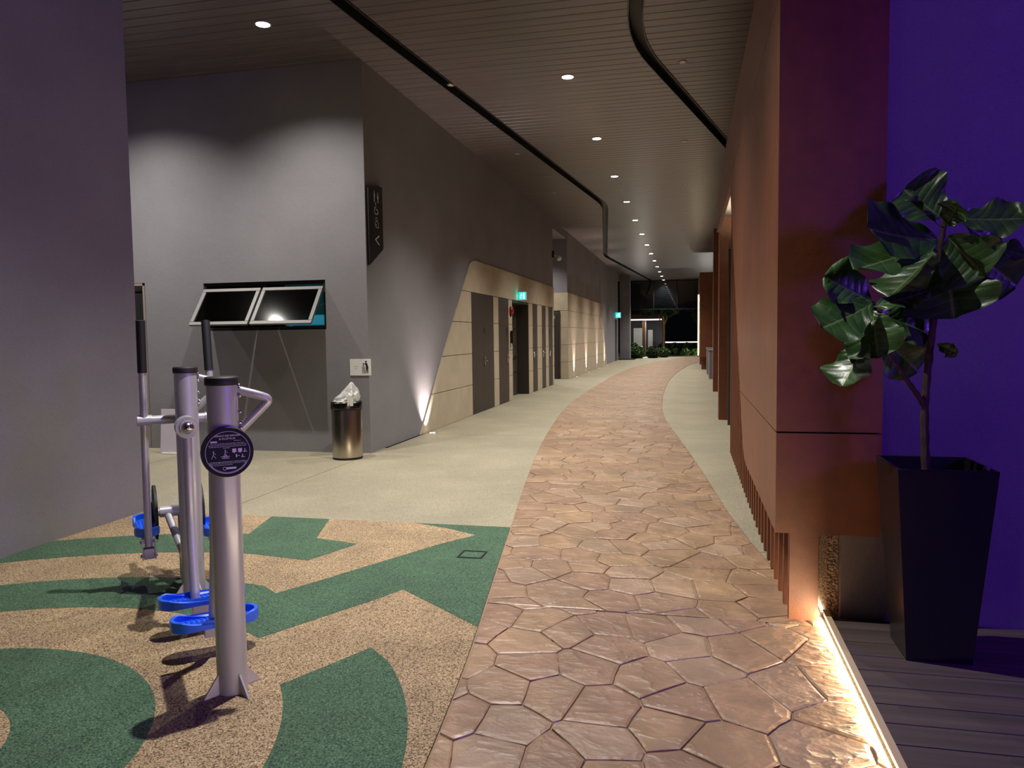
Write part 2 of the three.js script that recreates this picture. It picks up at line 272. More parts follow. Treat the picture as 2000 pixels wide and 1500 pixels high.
function handle(p, x, y, z) { part(p, 'handle', join([box(x, x + 0.012, y - 0.09, y + 0.09, z - 0.022, z + 0.022, 0.004), rod([x, y + 0.02, z], [x + 0.05, y + 0.02, z], 0.011, 0.011, 10), rod([x + 0.05, y + 0.02, z - 0.01], [x + 0.05, y + 0.02, z + 0.1], 0.01, 0.01, 10)]), M.steel, 'steel handle'); }
[[-13.45, -15.04, 'wide brown double service door nearest the blade sign', 2], [-15.48, -16.36, 'brown service door beside the red alarm bell', 1], [-19.05, -19.63, 'narrow brown service door just past the recessed exit door', 1], [-20.3, -20.84, 'middle one of three narrow brown service doors', 1], [-21.3, -21.94, 'narrow brown service door at the nook corner', 1]].forEach(([a, b, label, n], i) => {
  const d = struct('door_' + [1, 2, 4, 5, 6][i], label, 'door');
  if (n === 2) { const m = (a + b) / 2; part(d, 'leaf', box(-3.879, -3.862, 0.008, 2.243, m + 0.002, a - 0.004), M.door); part(d, 'leaf', box(-3.879, -3.862, 0.008, 2.243, b + 0.004, m - 0.002), M.door); }
  else part(d, 'leaf', box(-3.879, -3.862, 0.008, 2.243, b + 0.004, a - 0.004), M.door);
  const m = n === 2 ? (a + b) / 2 - 0.09 : i > 1 ? a - 0.14 : b + 0.12;
  handle(d, -3.862, 0.95, m);
  part(d, 'plate', box(-3.862, -3.858, 1.5, 1.62, m - 0.05, m + 0.05), M.black);
});
{ const d = struct('door_3', 'recessed brown exit door with push bar under the green exit sign', 'door');
  part(d, 'leaf', box(-4.19, -4.13, 0.008, 2.23, -18.5, -16.77), M.door);
  part(d, 'push_bar', join([box(-4.13, -4.08, 0.93, 0.97, -18.3, -17, 0.008)]), M.steel, 'steel push bar'); part(d, 'kick_line', box(-4.13, -4.126, 0.55, 0.57, -18.45, -16.85), M.steel);
  part(d, 'reveal', join([box(-4.12, -3.86, 0, 2.235, -18.52, -18.49), box(-4.12, -3.86, 2.2, 2.235, -18.5, -16.76)]), M.door); }
{ const d = struct('door_8', 'brown door in the nook past the service doors', 'door');
  part(d, 'leaf', box(-5.0, -4.16, 0.06, 2.2, -24.89, -24.85), M.door); part(d, 'louvre', box(-4.9, -4.24, 1.75, 2.1, -24.85, -24.84), M.door); part(d, 'plate', box(-4.5, -4.3, 1.98, 2.08, -24.84, -24.835), M.white);
  part(d, 'jamb', box(-4.16, -4.12, 0, 2.25, -24.89, -24.83), M.door); }
{ const d = struct('door_9', 'dark doorway at the far end of the corridor wall', 'door'); part(d, 'leaf', box(-3.88, -3.85, 0.01, 2.25, -42.5, -41.6), M.black); }
{ const w = struct('wall_side', 'plain dark grey wall beside the rubber play surface', 'wall'); part(w, 'plaster', box(-4.9, -4.48, 0, CEIL, -5.5, 8), M.plaster); }
{ const w = struct('wall_right', 'tall plain wall lit violet behind the potted plant', 'wall'); part(w, 'plaster', box(0.74, 9, 0, 5.2, -4.3, -4.0), M.plaster); }
{ const w = struct('wall_end', 'closing wall of the side passage', 'wall'); part(w, 'plaster', box(-14.2, -14, 0, CEIL, -9, 8), M.plaster); }
{ const w = struct('column_1', 'grey concrete column at the garden end of the corridor', 'column'); part(w, 'shaft', box(-3.88, -3.3, 0, CEIL, -45.2, -44.4, 0.02), M.plaster); }

// ---------------------------------------------------------------- ceiling
const gL = z => smooth([[8, -2.2], [-6.6, -3.46], [-8.0, -3.36], [-20.2, -2.13], [-33.2, -3.5], [-49.2, -2.33]], z, 0.7);
const gR = z => smooth([[8, 0.9], [-9.1, -0.62], [-14.4, 0.66], [-20, 1.9], [-50, 2.2]], z, 0.7);
{
  const c = struct('ceiling', 'dark brown ceiling of narrow slats with two bent channels', 'ceiling');
  part(c, 'backing', box(-14, 2.6, 4.93, 5.1, -49.4, 8), M.void);
  const pitch = 0.18, gw = 0.085, edges = [];
  for (let i = 0; i * pitch < 49.2 + 6; i++) edges.push(6 - i * pitch);
  const seg = [];
  for (const z of edges) {
    const a = z - 0.006, b = z - pitch + 0.006; if (b < -49.3) continue;
    const put = (xa0, xa1, xb0, xb1) => { // front edge x-range (at a), rear edge x-range (at b)
      if (xa1 - xa0 < 0.05) return;
      const y0 = CEIL, y1 = CEIL + 0.03, e = 0.004, P = [];
      const q = (A, B, C, D) => P.push(...A, ...B, ...C, ...A, ...C, ...D);
      const A0 = [xa0, y0, a - e], A1 = [xa1, y0, a - e], B1 = [xb1, y0, b + e], B0 = [xb0, y0, b + e], a0 = [xa0, y0 + e, a], a1 = [xa1, y0 + e, a], b1 = [xb1, y0 + e, b], b0 = [xb0, y0 + e, b], A0t = [xa0, y1, a], A1t = [xa1, y1, a], B1t = [xb1, y1, b], B0t = [xb0, y1, b];
      q(A0, B0, B1, A1); q(A0, A1, a1, a0); q(B1, B0, b0, b1); q(a0, a1, A1t, A0t); q(b1, b0, B0t, B1t); q(A0t, A1t, B1t, B0t);
      const g = new THREE.BufferGeometry(); g.setAttribute('position', new THREE.Float32BufferAttribute(P, 3)); g.computeVertexNormals(); const w = worldUV(g); const uv = w.attributes.uv, k = hash(Math.round(z * 100), 3, 5) * 9; for (let i = 0; i < uv.count; i++) uv.setX(i, uv.getX(i) + k); seg.push({ g: w, z });
    };
    const La = gL(a), Lb = gL(b), Ra = gR(a), Rb = gR(b);
    put(-14, La - gw, -14, Lb - gw); put(La + gw, Math.min(Ra - gw, 2.5), Lb + gw, Math.min(Rb - gw, 2.5)); if (Ra + gw < 2.4) put(Ra + gw, 2.5, Rb + gw, 2.5);
  }
  const near = seg.filter(s => s.z < -6.2 && s.z > -25), keep = near.slice(0, 298), set = new Set(keep);
  keep.forEach(s => part(c, 'slat', s.g, M.slat));
  const rest = seg.filter(s => !set.has(s)), o = part(c, 'far_slats', join(rest.map(s => s.g)), M.slat); o.userData.kind = 'stuff';
  [[gL, 'left', M.trimDark, 2], [gR, 'right', M.trim, 3]].forEach(([f, side, m, n]) => {
    const t = struct('trim_' + n, n === 2 ? 'black bent channel in the ceiling along the doors side' : 'grey bent channel in the ceiling along the kiosk side', 'ceiling channel');
    const P = [], T = [], q = (L, A, B, C, D) => L.push(...A, ...B, ...C, ...A, ...C, ...D), k = gw - 0.002, y0 = CEIL - 0.012, y1 = CEIL + 0.1;
    for (let z = 6; z > -49; z -= 0.3) { const a = f(z), b = f(z - 0.3), w = z - 0.3; if (a > 2.3) continue;
      for (const s of [-1, 1]) { q(P, [a + s * k, y0, z], [b + s * k, y0, w], [b + s * k, y1, w], [a + s * k, y1, z]); const o = s * (k - 0.012); q(P, [a + o, y0, z], [b + o, y0, w], [b + o, y1, w], [a + o, y1, z]); q(P, [a + s * k, y0, z], [b + s * k, y0, w], [b + o, y0, w], [a + o, y0, z]); }
      q(T, [a - k, y1, z], [b - k, y1, w], [b + k, y1, w], [a + k, y1, z]); }
    const mk = A => { const g = new THREE.BufferGeometry(); g.setAttribute('position', new THREE.Float32BufferAttribute(A, 3)); g.computeVertexNormals(); return worldUV(g); };
    part(t, 'lips', mk(P), m); part(t, 'channel_back', mk(T), M.black);
  });
}
const trimRing = (r, R2) => new THREE.LatheGeometry([[r, 0.03], [r, 0.0], [r + 0.004, -0.006], [R2 - 0.004, -0.008], [R2, -0.003], [R2, 0.004]].map(p => new THREE.Vector2(...p)), 28);
const lensMat = glow(LAMP_WHITE, 45), offLens = std(0xb9b4aa, 0.35), ringMat = std(0x8d877f, 0.4, 0.3);
function downlight(x, z, label, group, lit = 146, angle = 0.92, r = 0.072, y = CEIL) {
  const d = thing('downlight', label, 'ceiling light', [x, y, z], group);
  part(d, 'trim_ring', trimRing(r, r + 0.022), ringMat);
  const lens = new THREE.CylinderGeometry(r, r, 0.004, 24); lens.translate(0, -0.004, 0); part(d, 'lens', lens, lit ? lensMat : offLens);
  if (lit) { const s = new THREE.SpotLight(LAMP_WHITE, lit, 0, angle, 1, 2); s.position.set(0, -0.02, 0); s.target.position.set(0, -3, 0); s.castShadow = true; s.shadow.radius = 1.5; d.add(s, s.target); }
  return d;
}
for (let i = 0; i < 15; i++) downlight(-1.55, -3.63 - i * 3.25, 'lit round downlight in the row running above the stone path', 'lit downlights above the path');
for (const x of [-9.1, -6.8, -4.46]) downlight(x, -7.61, 'lit round downlight washing the window wall', 'lit downlights before the window wall', 72, 1.14);
downlight(-4.7, -23.7, 'lit round downlight under the header of the nook', undefined, 60, 1.0, 0.05, 4.58);
for (let i = 0; i < 7; i++) { downlight(-3.11, -10.03 - i * 4.05, 'small unlit downlight in the ceiling strip beside the grey corridor wall', 'unlit downlights beside the corridor wall', 0, 0, 0.035); downlight(-0.08, -9.96 - i * 4.02, 'small unlit downlight in the ceiling on the kiosk side of the path', 'unlit downlights on the kiosk side', 0, 0, 0.035); }
downlight(-1.53, -18.17, 'small unlit fitting between the lit downlights over the path', undefined, 0, 0, 0.03);

// in-ground uplights at the foot of the corridor wall
[-10.85, -26.14, -29.35, -32.93, -35.9].forEach((z, i) => {
  const u = thing('ground_uplight', i ? 'lit ground uplight at the foot of the far cream cladding' : 'lit ground uplight at the slanted edge of the cream cladding', 'ground light', [-3.755, 0, z], i ? 'uplights along the far cladding' : undefined);
  const ring = new THREE.LatheGeometry([[0.045, 0.004], [0.05, 0.009], [0.07, 0.007], [0.075, 0]].map(p => new THREE.Vector2(...p)), 24); part(u, 'ring', ring, M.steel);
  const lens = new THREE.CylinderGeometry(0.046, 0.046, 0.006, 20); lens.translate(0, 0.003, 0); part(u, 'lens', lens, glow(new THREE.Color(1, 0.86, 0.78), 14));
  const s = new THREE.SpotLight(new THREE.Color(1, 0.84, 0.76), i ? 55 : 50, 0, i ? 0.5 : 0.75, 1, 2); s.position.set(0, 0.012, 0); s.target.position.set(-0.06, 1, 0); s.castShadow = true; u.add(s, s.target);
});

// ---------------------------------------------------------------- window sashes
{
  const w = struct('window_1', 'awning window with two outward-opened aluminium sashes', 'window');
  part(w, 'frame', join([box(-6.17, -4.44, 1.562, 1.6, -9.0, -8.87), box(-6.17, -4.44, 2.14, 2.18, -9.0, -8.87), box(-6.17, -6.135, 1.6, 2.14, -9.0, -8.87), box(-4.475, -4.44, 1.6, 2.14, -9.0, -8.87), box(-5.33, -5.28, 1.6, 2.14, -9.0, -8.9)]), M.black);
  for (const [x0, x1] of [[-6.14, -5.318], [-5.29, -4.455]]) {
    const s = new THREE.Group(); s.name = 'sash'; s.position.set(0, 2.085, -8.845); s.rotation.x = -R(36.8); w.add(s);
    const H = 0.585, t = 0.05;
    part(s, 'sash_frame', join([box(x0, x1, -t, 0, 0, 0.03, 0.004), box(x0, x1, -H, -H + t, 0, 0.03, 0.004), box(x0, x0 + t, -H + t, -t, 0, 0.03, 0.004), box(x1 - t, x1, -H + t, -t, 0, 0.03, 0.004)]), M.alu);
    part(s, 'pane', box(x0 + t, x1 - t, -H + t, -t, 0.012, 0.018), M.glass);
    part(s, 'stay', rod([x1 - 0.01, -0.3, 0], [x1 - 0.005, -0.08, -0.2], 0.006, 0.006, 8), M.alu);
  }
}

// ---------------------------------------------------------------- signs on the walls
function canvasTex(w, h, draw) { const c = document.createElement('canvas'); c.width = w; c.height = h; draw(c.getContext('2d'), w, h); const t = new THREE.CanvasTexture(c); t.colorSpace = THREE.SRGBColorSpace; return t; }
function man(x, cx, cy, s, woman) { x.beginPath(); x.arc(cx, cy - 0.82 * s, 0.15 * s, 0, 7); x.fill(); if (woman) { x.beginPath(); x.moveTo(cx - 0.16 * s, cy - 0.6 * s); x.lineTo(cx + 0.16 * s, cy - 0.6 * s); x.lineTo(cx + 0.34 * s, cy + 0.25 * s); x.lineTo(cx - 0.34 * s, cy + 0.25 * s); x.fill(); } else x.fillRect(cx - 0.22 * s, cy - 0.62 * s, 0.44 * s, 0.75 * s); x.fillRect(cx - 0.18 * s, cy + 0.1 * s, 0.15 * s, 0.85 * s); x.fillRect(cx + 0.03 * s, cy + 0.1 * s, 0.15 * s, 0.85 * s); }
{
  const b = thing('restroom_sign', 'black blade sign with restroom pictograms and an arrow high on the wall corner', 'sign', [-3.88, 2.345, -9.11]);
  const s = new THREE.Shape(); s.moveTo(-0.225, 0); s.lineTo(0.215, 0.24); s.lineTo(0.215, 1.03); s.lineTo(-0.225, 0.95); s.closePath();
  const g = new THREE.ExtrudeGeometry(s, { depth: 0.035, bevelEnabled: false }); g.rotateY(Math.PI / 2); part(b, 'plate', g, std(0x0b0b0d, 0.45));
  const t = canvasTex(256, 640, (x, w, h) => { x.fillStyle = '#0b0b0d'; x.fillRect(0, 0, w, h); x.fillStyle = x.strokeStyle = '#c4c4c0'; man(x, 84, 82, 62); man(x, 168, 82, 62, true);
    x.lineWidth = 10; x.beginPath(); x.arc(120, 232, 42, 0.2, 4.2); x.stroke(); x.beginPath(); x.moveTo(112, 172); x.lineTo(116, 222); x.lineTo(156, 222); x.lineTo(172, 260); x.stroke(); x.beginPath(); x.arc(110, 156, 12, 0, 7); x.fill();
    x.lineWidth = 8; x.beginPath(); x.arc(124, 330, 20, 0, 7); x.stroke(); x.beginPath(); x.arc(130, 385, 38, 2.6, 6.2); x.lineTo(168, 418); x.lineTo(96, 418); x.stroke(); x.beginPath(); x.arc(112, 392, 12, 0, 7); x.fill();
    x.lineWidth = 15; x.beginPath(); x.moveTo(182, 505); x.lineTo(92, 555); x.lineTo(182, 608); x.stroke(); });
  const f = new THREE.PlaneGeometry(0.34, 0.72); f.rotateY(Math.PI / 2); f.translate(0.0365, 0.6, -0.01); part(b, 'pictograms', f, std(0xffffff, 0.45, 0, { map: t }), 'grey pictograms of people, wheelchair and baby with an arrow');
}
{
  const b = thing('litter_sign', 'white litter sign with a figure and basket on the wall above the bin', 'sign', [-3.99, 0.975, -8.85]);
  part(b, 'plate', box(-0.14, 0.14, 0, 0.205, 0, 0.012, 0.003), M.white);
  const t = canvasTex(512, 376, (x, w, h) => { x.fillStyle = '#d6d5d2'; x.fillRect(0, 0, w, h); x.fillStyle = '#111'; x.beginPath(); x.arc(404, 50, 24, 0, 7); x.fill();
    x.beginPath(); x.moveTo(380, 78); x.lineTo(430, 80); x.lineTo(462, 180); x.lineTo(452, 330); x.lineTo(430, 330); x.lineTo(426, 220); x.lineTo(406, 330); x.lineTo(384, 330); x.lineTo(400, 180); x.lineTo(390, 120); x.lineTo(330, 112); x.lineTo(310, 96); x.lineTo(330, 88); x.lineTo(376, 96); x.fill();
    x.beginPath(); x.arc(336, 138, 18, 0, 7); x.fill(); x.fillRect(290, 172, 100, 14);
    for (let r = 0; r < 4; r++) for (let c = 0; c < 3; c++) x.fillRect(302 + c * 26 + r * 1.5, 196 + r * 36, 20 - r, 28);
    x.fillStyle = '#777'; x.fillRect(96, 162, 118, 9); x.fillRect(112, 212, 74, 9); });
  const f = new THREE.PlaneGeometry(0.27, 0.195); f.translate(0, 0.1025, 0.0127); part(b, 'print', f, std(0xffffff, 0.6, 0, { map: t }), 'black litter pictogram');
}
{ // exit signs
  const mk = (pos, label, k) => { const s = thing('exit_sign', label, 'exit sign', pos);
    part(s, 'housing', box(0, 0.19 * k, 0, 0.19 * k, -0.03, 0.03, 0.006), M.white);
    const t = canvasTex(256, 144, (x, w, h) => { x.fillStyle = '#0fb6b0'; x.fillRect(0, 0, w, h); x.fillStyle = '#d8fffb'; x.beginPath(); x.arc(92, 32, 13, 0, 7); x.fill(); x.lineWidth = 16; x.strokeStyle = '#d8fffb'; x.beginPath(); x.moveTo(84, 52); x.lineTo(70, 88); x.lineTo(92, 108); x.lineTo(80, 134); x.moveTo(70, 88); x.lineTo(48, 112); x.moveTo(84, 52); x.lineTo(116, 68); x.stroke(); x.fillRect(150, 18, 64, 112); });
    const f = new THREE.PlaneGeometry(0.175 * k, 0.175 * k); f.translate(0.095 * k, 0.095 * k, 0.0315); part(s, 'lit_face', f, new THREE.MeshStandardMaterial({ color: 0x111111, emissive: 0xffffff, emissiveMap: t, emissiveIntensity: 3.5 }), 'glowing teal running-figure face');
    const p = new THREE.PointLight(0x40fff0, 0.12 * k, 0, 2); p.position.set(0.095 * k, 0.08 * k, 0.12); p.castShadow = true; s.add(p); };
  mk([-3.855, 2.27, -17.4], 'glowing teal exit sign above the recessed door', 1); mk([-3.85, 2.32, -41.4], 'small glowing teal exit sign by the garden end of the corridor', 1.6);
}
{ const b = thing('alarm_bell', 'red round alarm bell on the cream panel beside the exit door', 'alarm bell', [-3.857, 2.0, -16.55]);
  const g = new THREE.LatheGeometry([[0.001, 0.07], [0.05, 0.065], [0.085, 0.045], [0.095, 0.0], [0, 0]].map(p => new THREE.Vector2(...p)), 24); g.rotateZ(-Math.PI / 2); part(b, 'gong', g, std(0x9c1512, 0.35)); part(b, 'clapper', box(0, 0.03, -0.13, -0.09, -0.02, 0.02, 0.004), std(0x7a100e, 0.4)); }
{ const b = thing('door_holder', 'black door release device on the cream panel under the alarm bell', 'door device', [-3.857, 1.42, -16.55]); part(b, 'body', box(0, 0.07, -0.14, 0.14, -0.05, 0.05, 0.02), M.black); part(b, 'lever', rod([0.05, -0.13, 0], [0.1, -0.24, 0.02], 0.02, 0.012, 10), M.black); part(b, 'knob', rod([0.05, 0.1, 0], [0.11, 0.2, 0], 0.02, 0.012, 10), M.black); }
{ const c = thing('security_camera', 'white security camera on the wall corner at the nook', 'camera', [-3.88, 3.78, -22.12]); part(c, 'bracket', box(0, 0.06, -0.08, 0.12, -0.05, 0.05, 0.01), M.black); part(c, 'arm', rod([0.05, 0, 0], [0.16, -0.06, 0.02], 0.02, 0.02, 10), M.white); const d = new THREE.SphereGeometry(0.08, 18, 12); d.translate(0.2, -0.1, 0.02); part(c, 'dome', d, M.white); }
{ const s = thing('floor_sign', 'pale board standing on the floor against the window wall behind the fitness machine', 'sign board', [-6.35, 0, -8.42]); s.rotation.x = -0.09; part(s, 'board', box(-0.23, 0.23, 0.01, 0.57, -0.006, 0.006, 0.003), std(0xc4bcc8, 0.5)); part(s, 'foot', box(-0.2, 0.2, 0.0, 0.014, -0.06, 0.03, 0.004), M.white); }

// ---------------------------------------------------------------- bin
{
  const b = thing('rubbish_bin', 'round stainless steel bin with black rim and a bag bulging out', 'bin', [-4.0, 0, -8.44]);
  part(b, 'foot_ring', new THREE.CylinderGeometry(0.178, 0.178, 0.02, 40).translate(0, 0.01, 0), M.black);
  part(b, 'body', new THREE.LatheGeometry([[0, 0.02], [0.176, 0.02], [0.178, 0.03], [0.18, 0.6], [0.0, 0.6]].map(p => new THREE.Vector2(...p)), 56), M.brushed);
  part(b, 'rim', new THREE.LatheGeometry([[0.15, 0.6], [0.186, 0.6], [0.19, 0.615], [0.188, 0.66], [0.182, 0.69], [0.15, 0.69]].map(p => new THREE.Vector2(...p)), 48), M.blackGloss);
  const bag = new THREE.SphereGeometry(1, 96, 64), p = bag.attributes.position, q = V(0, 0, 0);
  for (let i = 0; i < p.count; i++) {
    q.fromBufferAttribute(p, i); const th = Math.atan2(q.z, q.x), up = q.y;
    const cr = 1 - Math.abs(2 * fbm((th / 6.2832 + 1) % 1, up * 0.25 + 0.5, 6, 3, 120) - 1), n2 = fbm((th / 6.2832 + 1) % 1, up * 0.3 + 0.4, 14, 3, 122) - 0.5;
    const r = 1 + 0.3 * (cr - 0.6) + 0.3 * n2, w = up > 0 ? 1 - 0.5 * up * up : 1;
    p.setXYZ(i, q.x * 0.155 * r * w + Math.max(0, up) * 0.07, (up > 0 ? up * (0.1 + 0.1 * Math.max(0, q.x * 0.3 + up)) : up * 0.03) * (0.9 + 0.25 * cr) + 0.695, q.z * 0.15 * r * w);
  }
  bag.computeVertexNormals(); part(b, 'bag', bag, phy({ color: 0xe9e9e4, roughness: 0.3, transmission: 0.6, thickness: 0, side: THREE.DoubleSide }), 'crumpled clear plastic bag');
  const fl = new THREE.PlaneGeometry(0.07, 0.1, 6, 8), fp = fl.attributes.position; for (let i = 0; i < fp.count; i++) fp.setXYZ(i, fp.getX(i) + 0.04 * fp.getY(i), fp.getY(i), 0.006 * Math.sin(fp.getX(i) * 160)); fl.rotateY(0.6); fl.translate(0.12, 0.695, 0.15); fl.computeVertexNormals(); part(b, 'bag_flap', fl, std(0xd9d9d4, 0.4, 0, { side: THREE.DoubleSide }));
}

// ---------------------------------------------------------------- outdoor fitness machine, local x = across, z = towards the near post's face
{
  const m = thing('fitness_machine', 'silver outdoor fitness machine with two posts, blue foot plates and black grips', 'fitness machine', [-1.83, 0.007, -2.72], undefined, R(41.96));
  const lathe = (pts, n = 40) => new THREE.LatheGeometry(pts.map(p => new THREE.Vector2(...p)), n);
  const fin = a => { const s = new THREE.Shape(); s.moveTo(0.05, 0); s.lineTo(0.125, 0); s.lineTo(0.118, 0.012); s.lineTo(0.06, 0.085); s.lineTo(0.05, 0.085); s.closePath(); const g = new THREE.ExtrudeGeometry(s, { depth: 0.008, bevelEnabled: false }); g.translate(0, 0, -0.004); g.rotateY(a); return g; };
  for (const z of [0, -1.33]) {
    const p = part(m, 'post', lathe([[0, 0], [0.06, 0], [0.06, 1.262], [0, 1.262]]).translate(0, 0, z), M.silver);
    part(p, 'cap', lathe([[0, 1.26], [0.0645, 1.26], [0.0655, 1.266], [0.0655, 1.286], [0.062, 1.294], [0, 1.297]]).translate(0, 0, z), M.grip, 'black plastic cap');
    for (let k = 0; k < 4; k++) part(p, 'gusset', fin(R(20 + k * 90)).translate(0, 0, z), M.silver);
    part(m, 'handle_loop', pipe([[0.05, 1.24, z], [0.135, 1.215, z + 0.02], [0.185, 1.195, z + 0.02], [0.05, 1.06, z]], 0.018, 60, 14, 0.03), M.silver);
    for (const y of [1.255, 1.215, 1.15, 1.105, 1.085]) { const g = new THREE.SphereGeometry(0.009, 10, 8); g.translate(0.062, y, z + 0.022); part(m, 'bolt', g, M.steel); }
  }
  // instruction disc
  const d = part(m, 'disc_plate', rod([0.002, 0.997, 0.068], [0.002, 0.997, 0.086], 0.1, 0.098, 56), M.grip, 'round dark instruction plate');
  part(d, 'bracket', box(-0.03, 0.03, 0.95, 1.04, 0.05, 0.07), M.silver);
  const dt = canvasTex(1024, 1024, (x, w, h) => {
    x.fillStyle = '#110d28'; x.fillRect(0, 0, w, h); const c = '#b9aed6'; x.fillStyle = x.strokeStyle = c; x.lineWidth = 9; x.beginPath(); x.arc(512, 512, 440, 0, 7); x.stroke();
    x.textAlign = 'center'; x.font = 'bold 52px sans-serif'; x.fillText('SINGLE AIR WALKER', 512, 178); x.fillText('& ELLIPTICAL', 512, 240);
    const r = rng(5), line = (x0, x1, y, t = 9) => { let q = x0; while (q < x1) { const l = 14 + r() * 44; x.fillRect(q, y, Math.min(l, x1 - q), t); q += l + 10; } };
    x.fillRect(176, 262, 130, 34); line(640, 780, 268); line(170, 850, 318); line(130, 890, 350); line(150, 880, 382); line(420, 560, 412);
    x.lineWidth = 9; const fig = (X, Y, k) => { x.beginPath(); x.arc(X, Y, 13 * k, 0, 7); x.fill(); x.beginPath(); x.moveTo(X, Y + 14 * k); x.lineTo(X - 6, Y + 70 * k); x.lineTo(X - 44 * k, Y + 150 * k); x.moveTo(X - 6, Y + 70 * k); x.lineTo(X + 46 * k, Y + 140 * k); x.moveTo(X, Y + 30 * k); x.lineTo(X + 44 * k, Y + 52 * k); x.stroke(); };
    fig(230, 480, 1); fig(460, 462, 1); x.fillRect(370, 590, 180, 10); x.fillRect(390, 625, 150, 10); x.beginPath(); x.arc(470, 600, 26, 0, 7); x.stroke();
    x.fillRect(600, 440, 80, 76); x.fillRect(715, 440, 80, 76); x.fillRect(625, 516, 22, 18); x.fillRect(742, 516, 22, 18); fig(850, 452, 0.5); x.fillRect(822, 508, 74, 14); x.fillRect(668, 560, 24, 66); x.fillRect(700, 586, 46, 12); fig(800, 566, 0.4); x.fillRect(780, 622, 66, 12);
    line(140, 880, 700, 12); line(160, 860, 732); line(190, 600, 764);
    x.beginPath(); x.arc(440, 845, 34, 0, 7); x.stroke(); x.fillRect(468, 822, 200, 42);
    for (let a = 0.55; a < 2.6; a += 0.055) { x.save(); x.translate(512 + 420 * Math.cos(a), 512 + 420 * Math.sin(a)); x.rotate(a + Math.PI / 2); x.fillRect(-7, -9, 15, 16); x.restore(); }
  });
  const df = new THREE.CircleGeometry(0.097, 48); df.translate(0.002, 0.997, 0.0866); part(d, 'print', df, phy({ color: 0xffffff, roughness: 0.6, specularIntensity: 0.3, map: dt }), 'pale lettering and figures on dark violet');
  // swinging foot plates of the walker
  const stadium = (L, w, neck, k = 0) => { const s = new THREE.Shape(), a = L / 2 - w / 2, r = w / 2 - k, n = neck / 2 - k; s.absarc(a, 0, r, -Math.PI / 2, Math.PI / 2, false); s.bezierCurveTo(a - 0.06, r, 0.05, n, 0, n); s.bezierCurveTo(-0.05, n, -a + 0.06, r, -a, r); s.absarc(-a, 0, r, Math.PI / 2, Math.PI * 1.5, false); s.bezierCurveTo(-a + 0.06, -r, -0.05, -n, 0, -n); s.bezierCurveTo(0.05, -n, a - 0.06, -r, a, -r); return s; };
  function footPlate(at, L, turn, w = 0.145) {
    const o = new THREE.Group(); o.name = 'foot_plate'; o.position.set(...at); o.rotation.y = turn; m.add(o);
    const rim = stadium(L, w, w * 0.86), hole = stadium(L, w, w * 0.86, 0.013); rim.holes.push(new THREE.Path(hole.getPoints(18)));
    const g = new THREE.ExtrudeGeometry(rim, { depth: 0.042, bevelEnabled: true, bevelSize: 0.003, bevelThickness: 0.004, bevelSegments: 2, curveSegments: 18 }); g.rotateX(-Math.PI / 2);
    const rp = g.attributes.position; for (let i = 0; i < rp.count; i++) { const y = rp.getY(i); if (y > 0.02) rp.setY(i, y * (0.42 + 0.58 * Math.min(1, Math.pow(Math.abs(rp.getX(i)) / (L / 2 - 0.04), 2)))); } g.computeVertexNormals();
    part(o, 'rim', g, M.bluePlastic);
    const f = new THREE.ExtrudeGeometry(stadium(L, w, w * 0.86, 0.005), { depth: 0.012, bevelEnabled: false, curveSegments: 18 }); f.rotateX(-Math.PI / 2);
    const nubs = []; for (let a = -L / 2 + 0.07; a < L / 2 - 0.05; a += 0.022) for (const b of [-0.036, -0.012, 0.012, 0.036]) nubs.push(new THREE.CylinderGeometry(0.005, 0.007, 0.006, 8).translate(a, 0.015, b));
    part(o, 'tread', join([f, ...nubs]), M.bluePlastic);
    part(o, 'bracket', box(-0.05, 0.05, -0.055, -0.002, -0.03, 0.03, 0.004), M.silver);
    return o;
  }
  footPlate([-0.02, 0.15, -0.75], 0.4, 0.0); footPlate([-0.003, 0.135, -0.45], 0.38, 0.0);
  const hub = part(m, 'axle', rod([0, 0.985, -1.33], [-0.048, 1.0, -0.9], 0.034), M.silver);
  part(hub, 'bearing', rod([-0.049, 1.006, -0.91], [-0.049, 1.006, -0.84], 0.056, 0.054, 36), M.silver); part(hub, 'cap_ring', rod([-0.049, 1.006, -0.845], [-0.049, 1.006, -0.825], 0.038, 0.036, 30), M.silver);
  const dome = new THREE.SphereGeometry(0.031, 24, 16); dome.translate(-0.049, 1.006, -0.83); part(hub, 'dome_nut', dome, M.steel, 'chrome dome nut');
  part(m, 'swing_arm', pipe([[-0.049, 0.99, -0.875], [-0.05, 0.5, -0.86], [-0.052, 0.13, -0.76]], 0.023, 40, 16, 0.1), M.silver);
  part(m, 'axle', rod([0, 0.985, -0.04], [0, 0.985, -0.34], 0.034), M.silver); part(m, 'swing_arm', pipe([[0, 0.985, -0.3], [-0.005, 0.5, -0.34], [-0.01, 0.12, -0.45]], 0.023, 40, 16, 0.1), M.silver);
  // elliptical half behind the far post
  const ax = part(m, 'lever_axle', rod([-0.17, 0.995, -1.46], [0.12, 0.995, -1.46], 0.026), M.silver); part(ax, 'support', rod([0, 0.995, -1.33], [0, 0.995, -1.46], 0.03), M.silver);
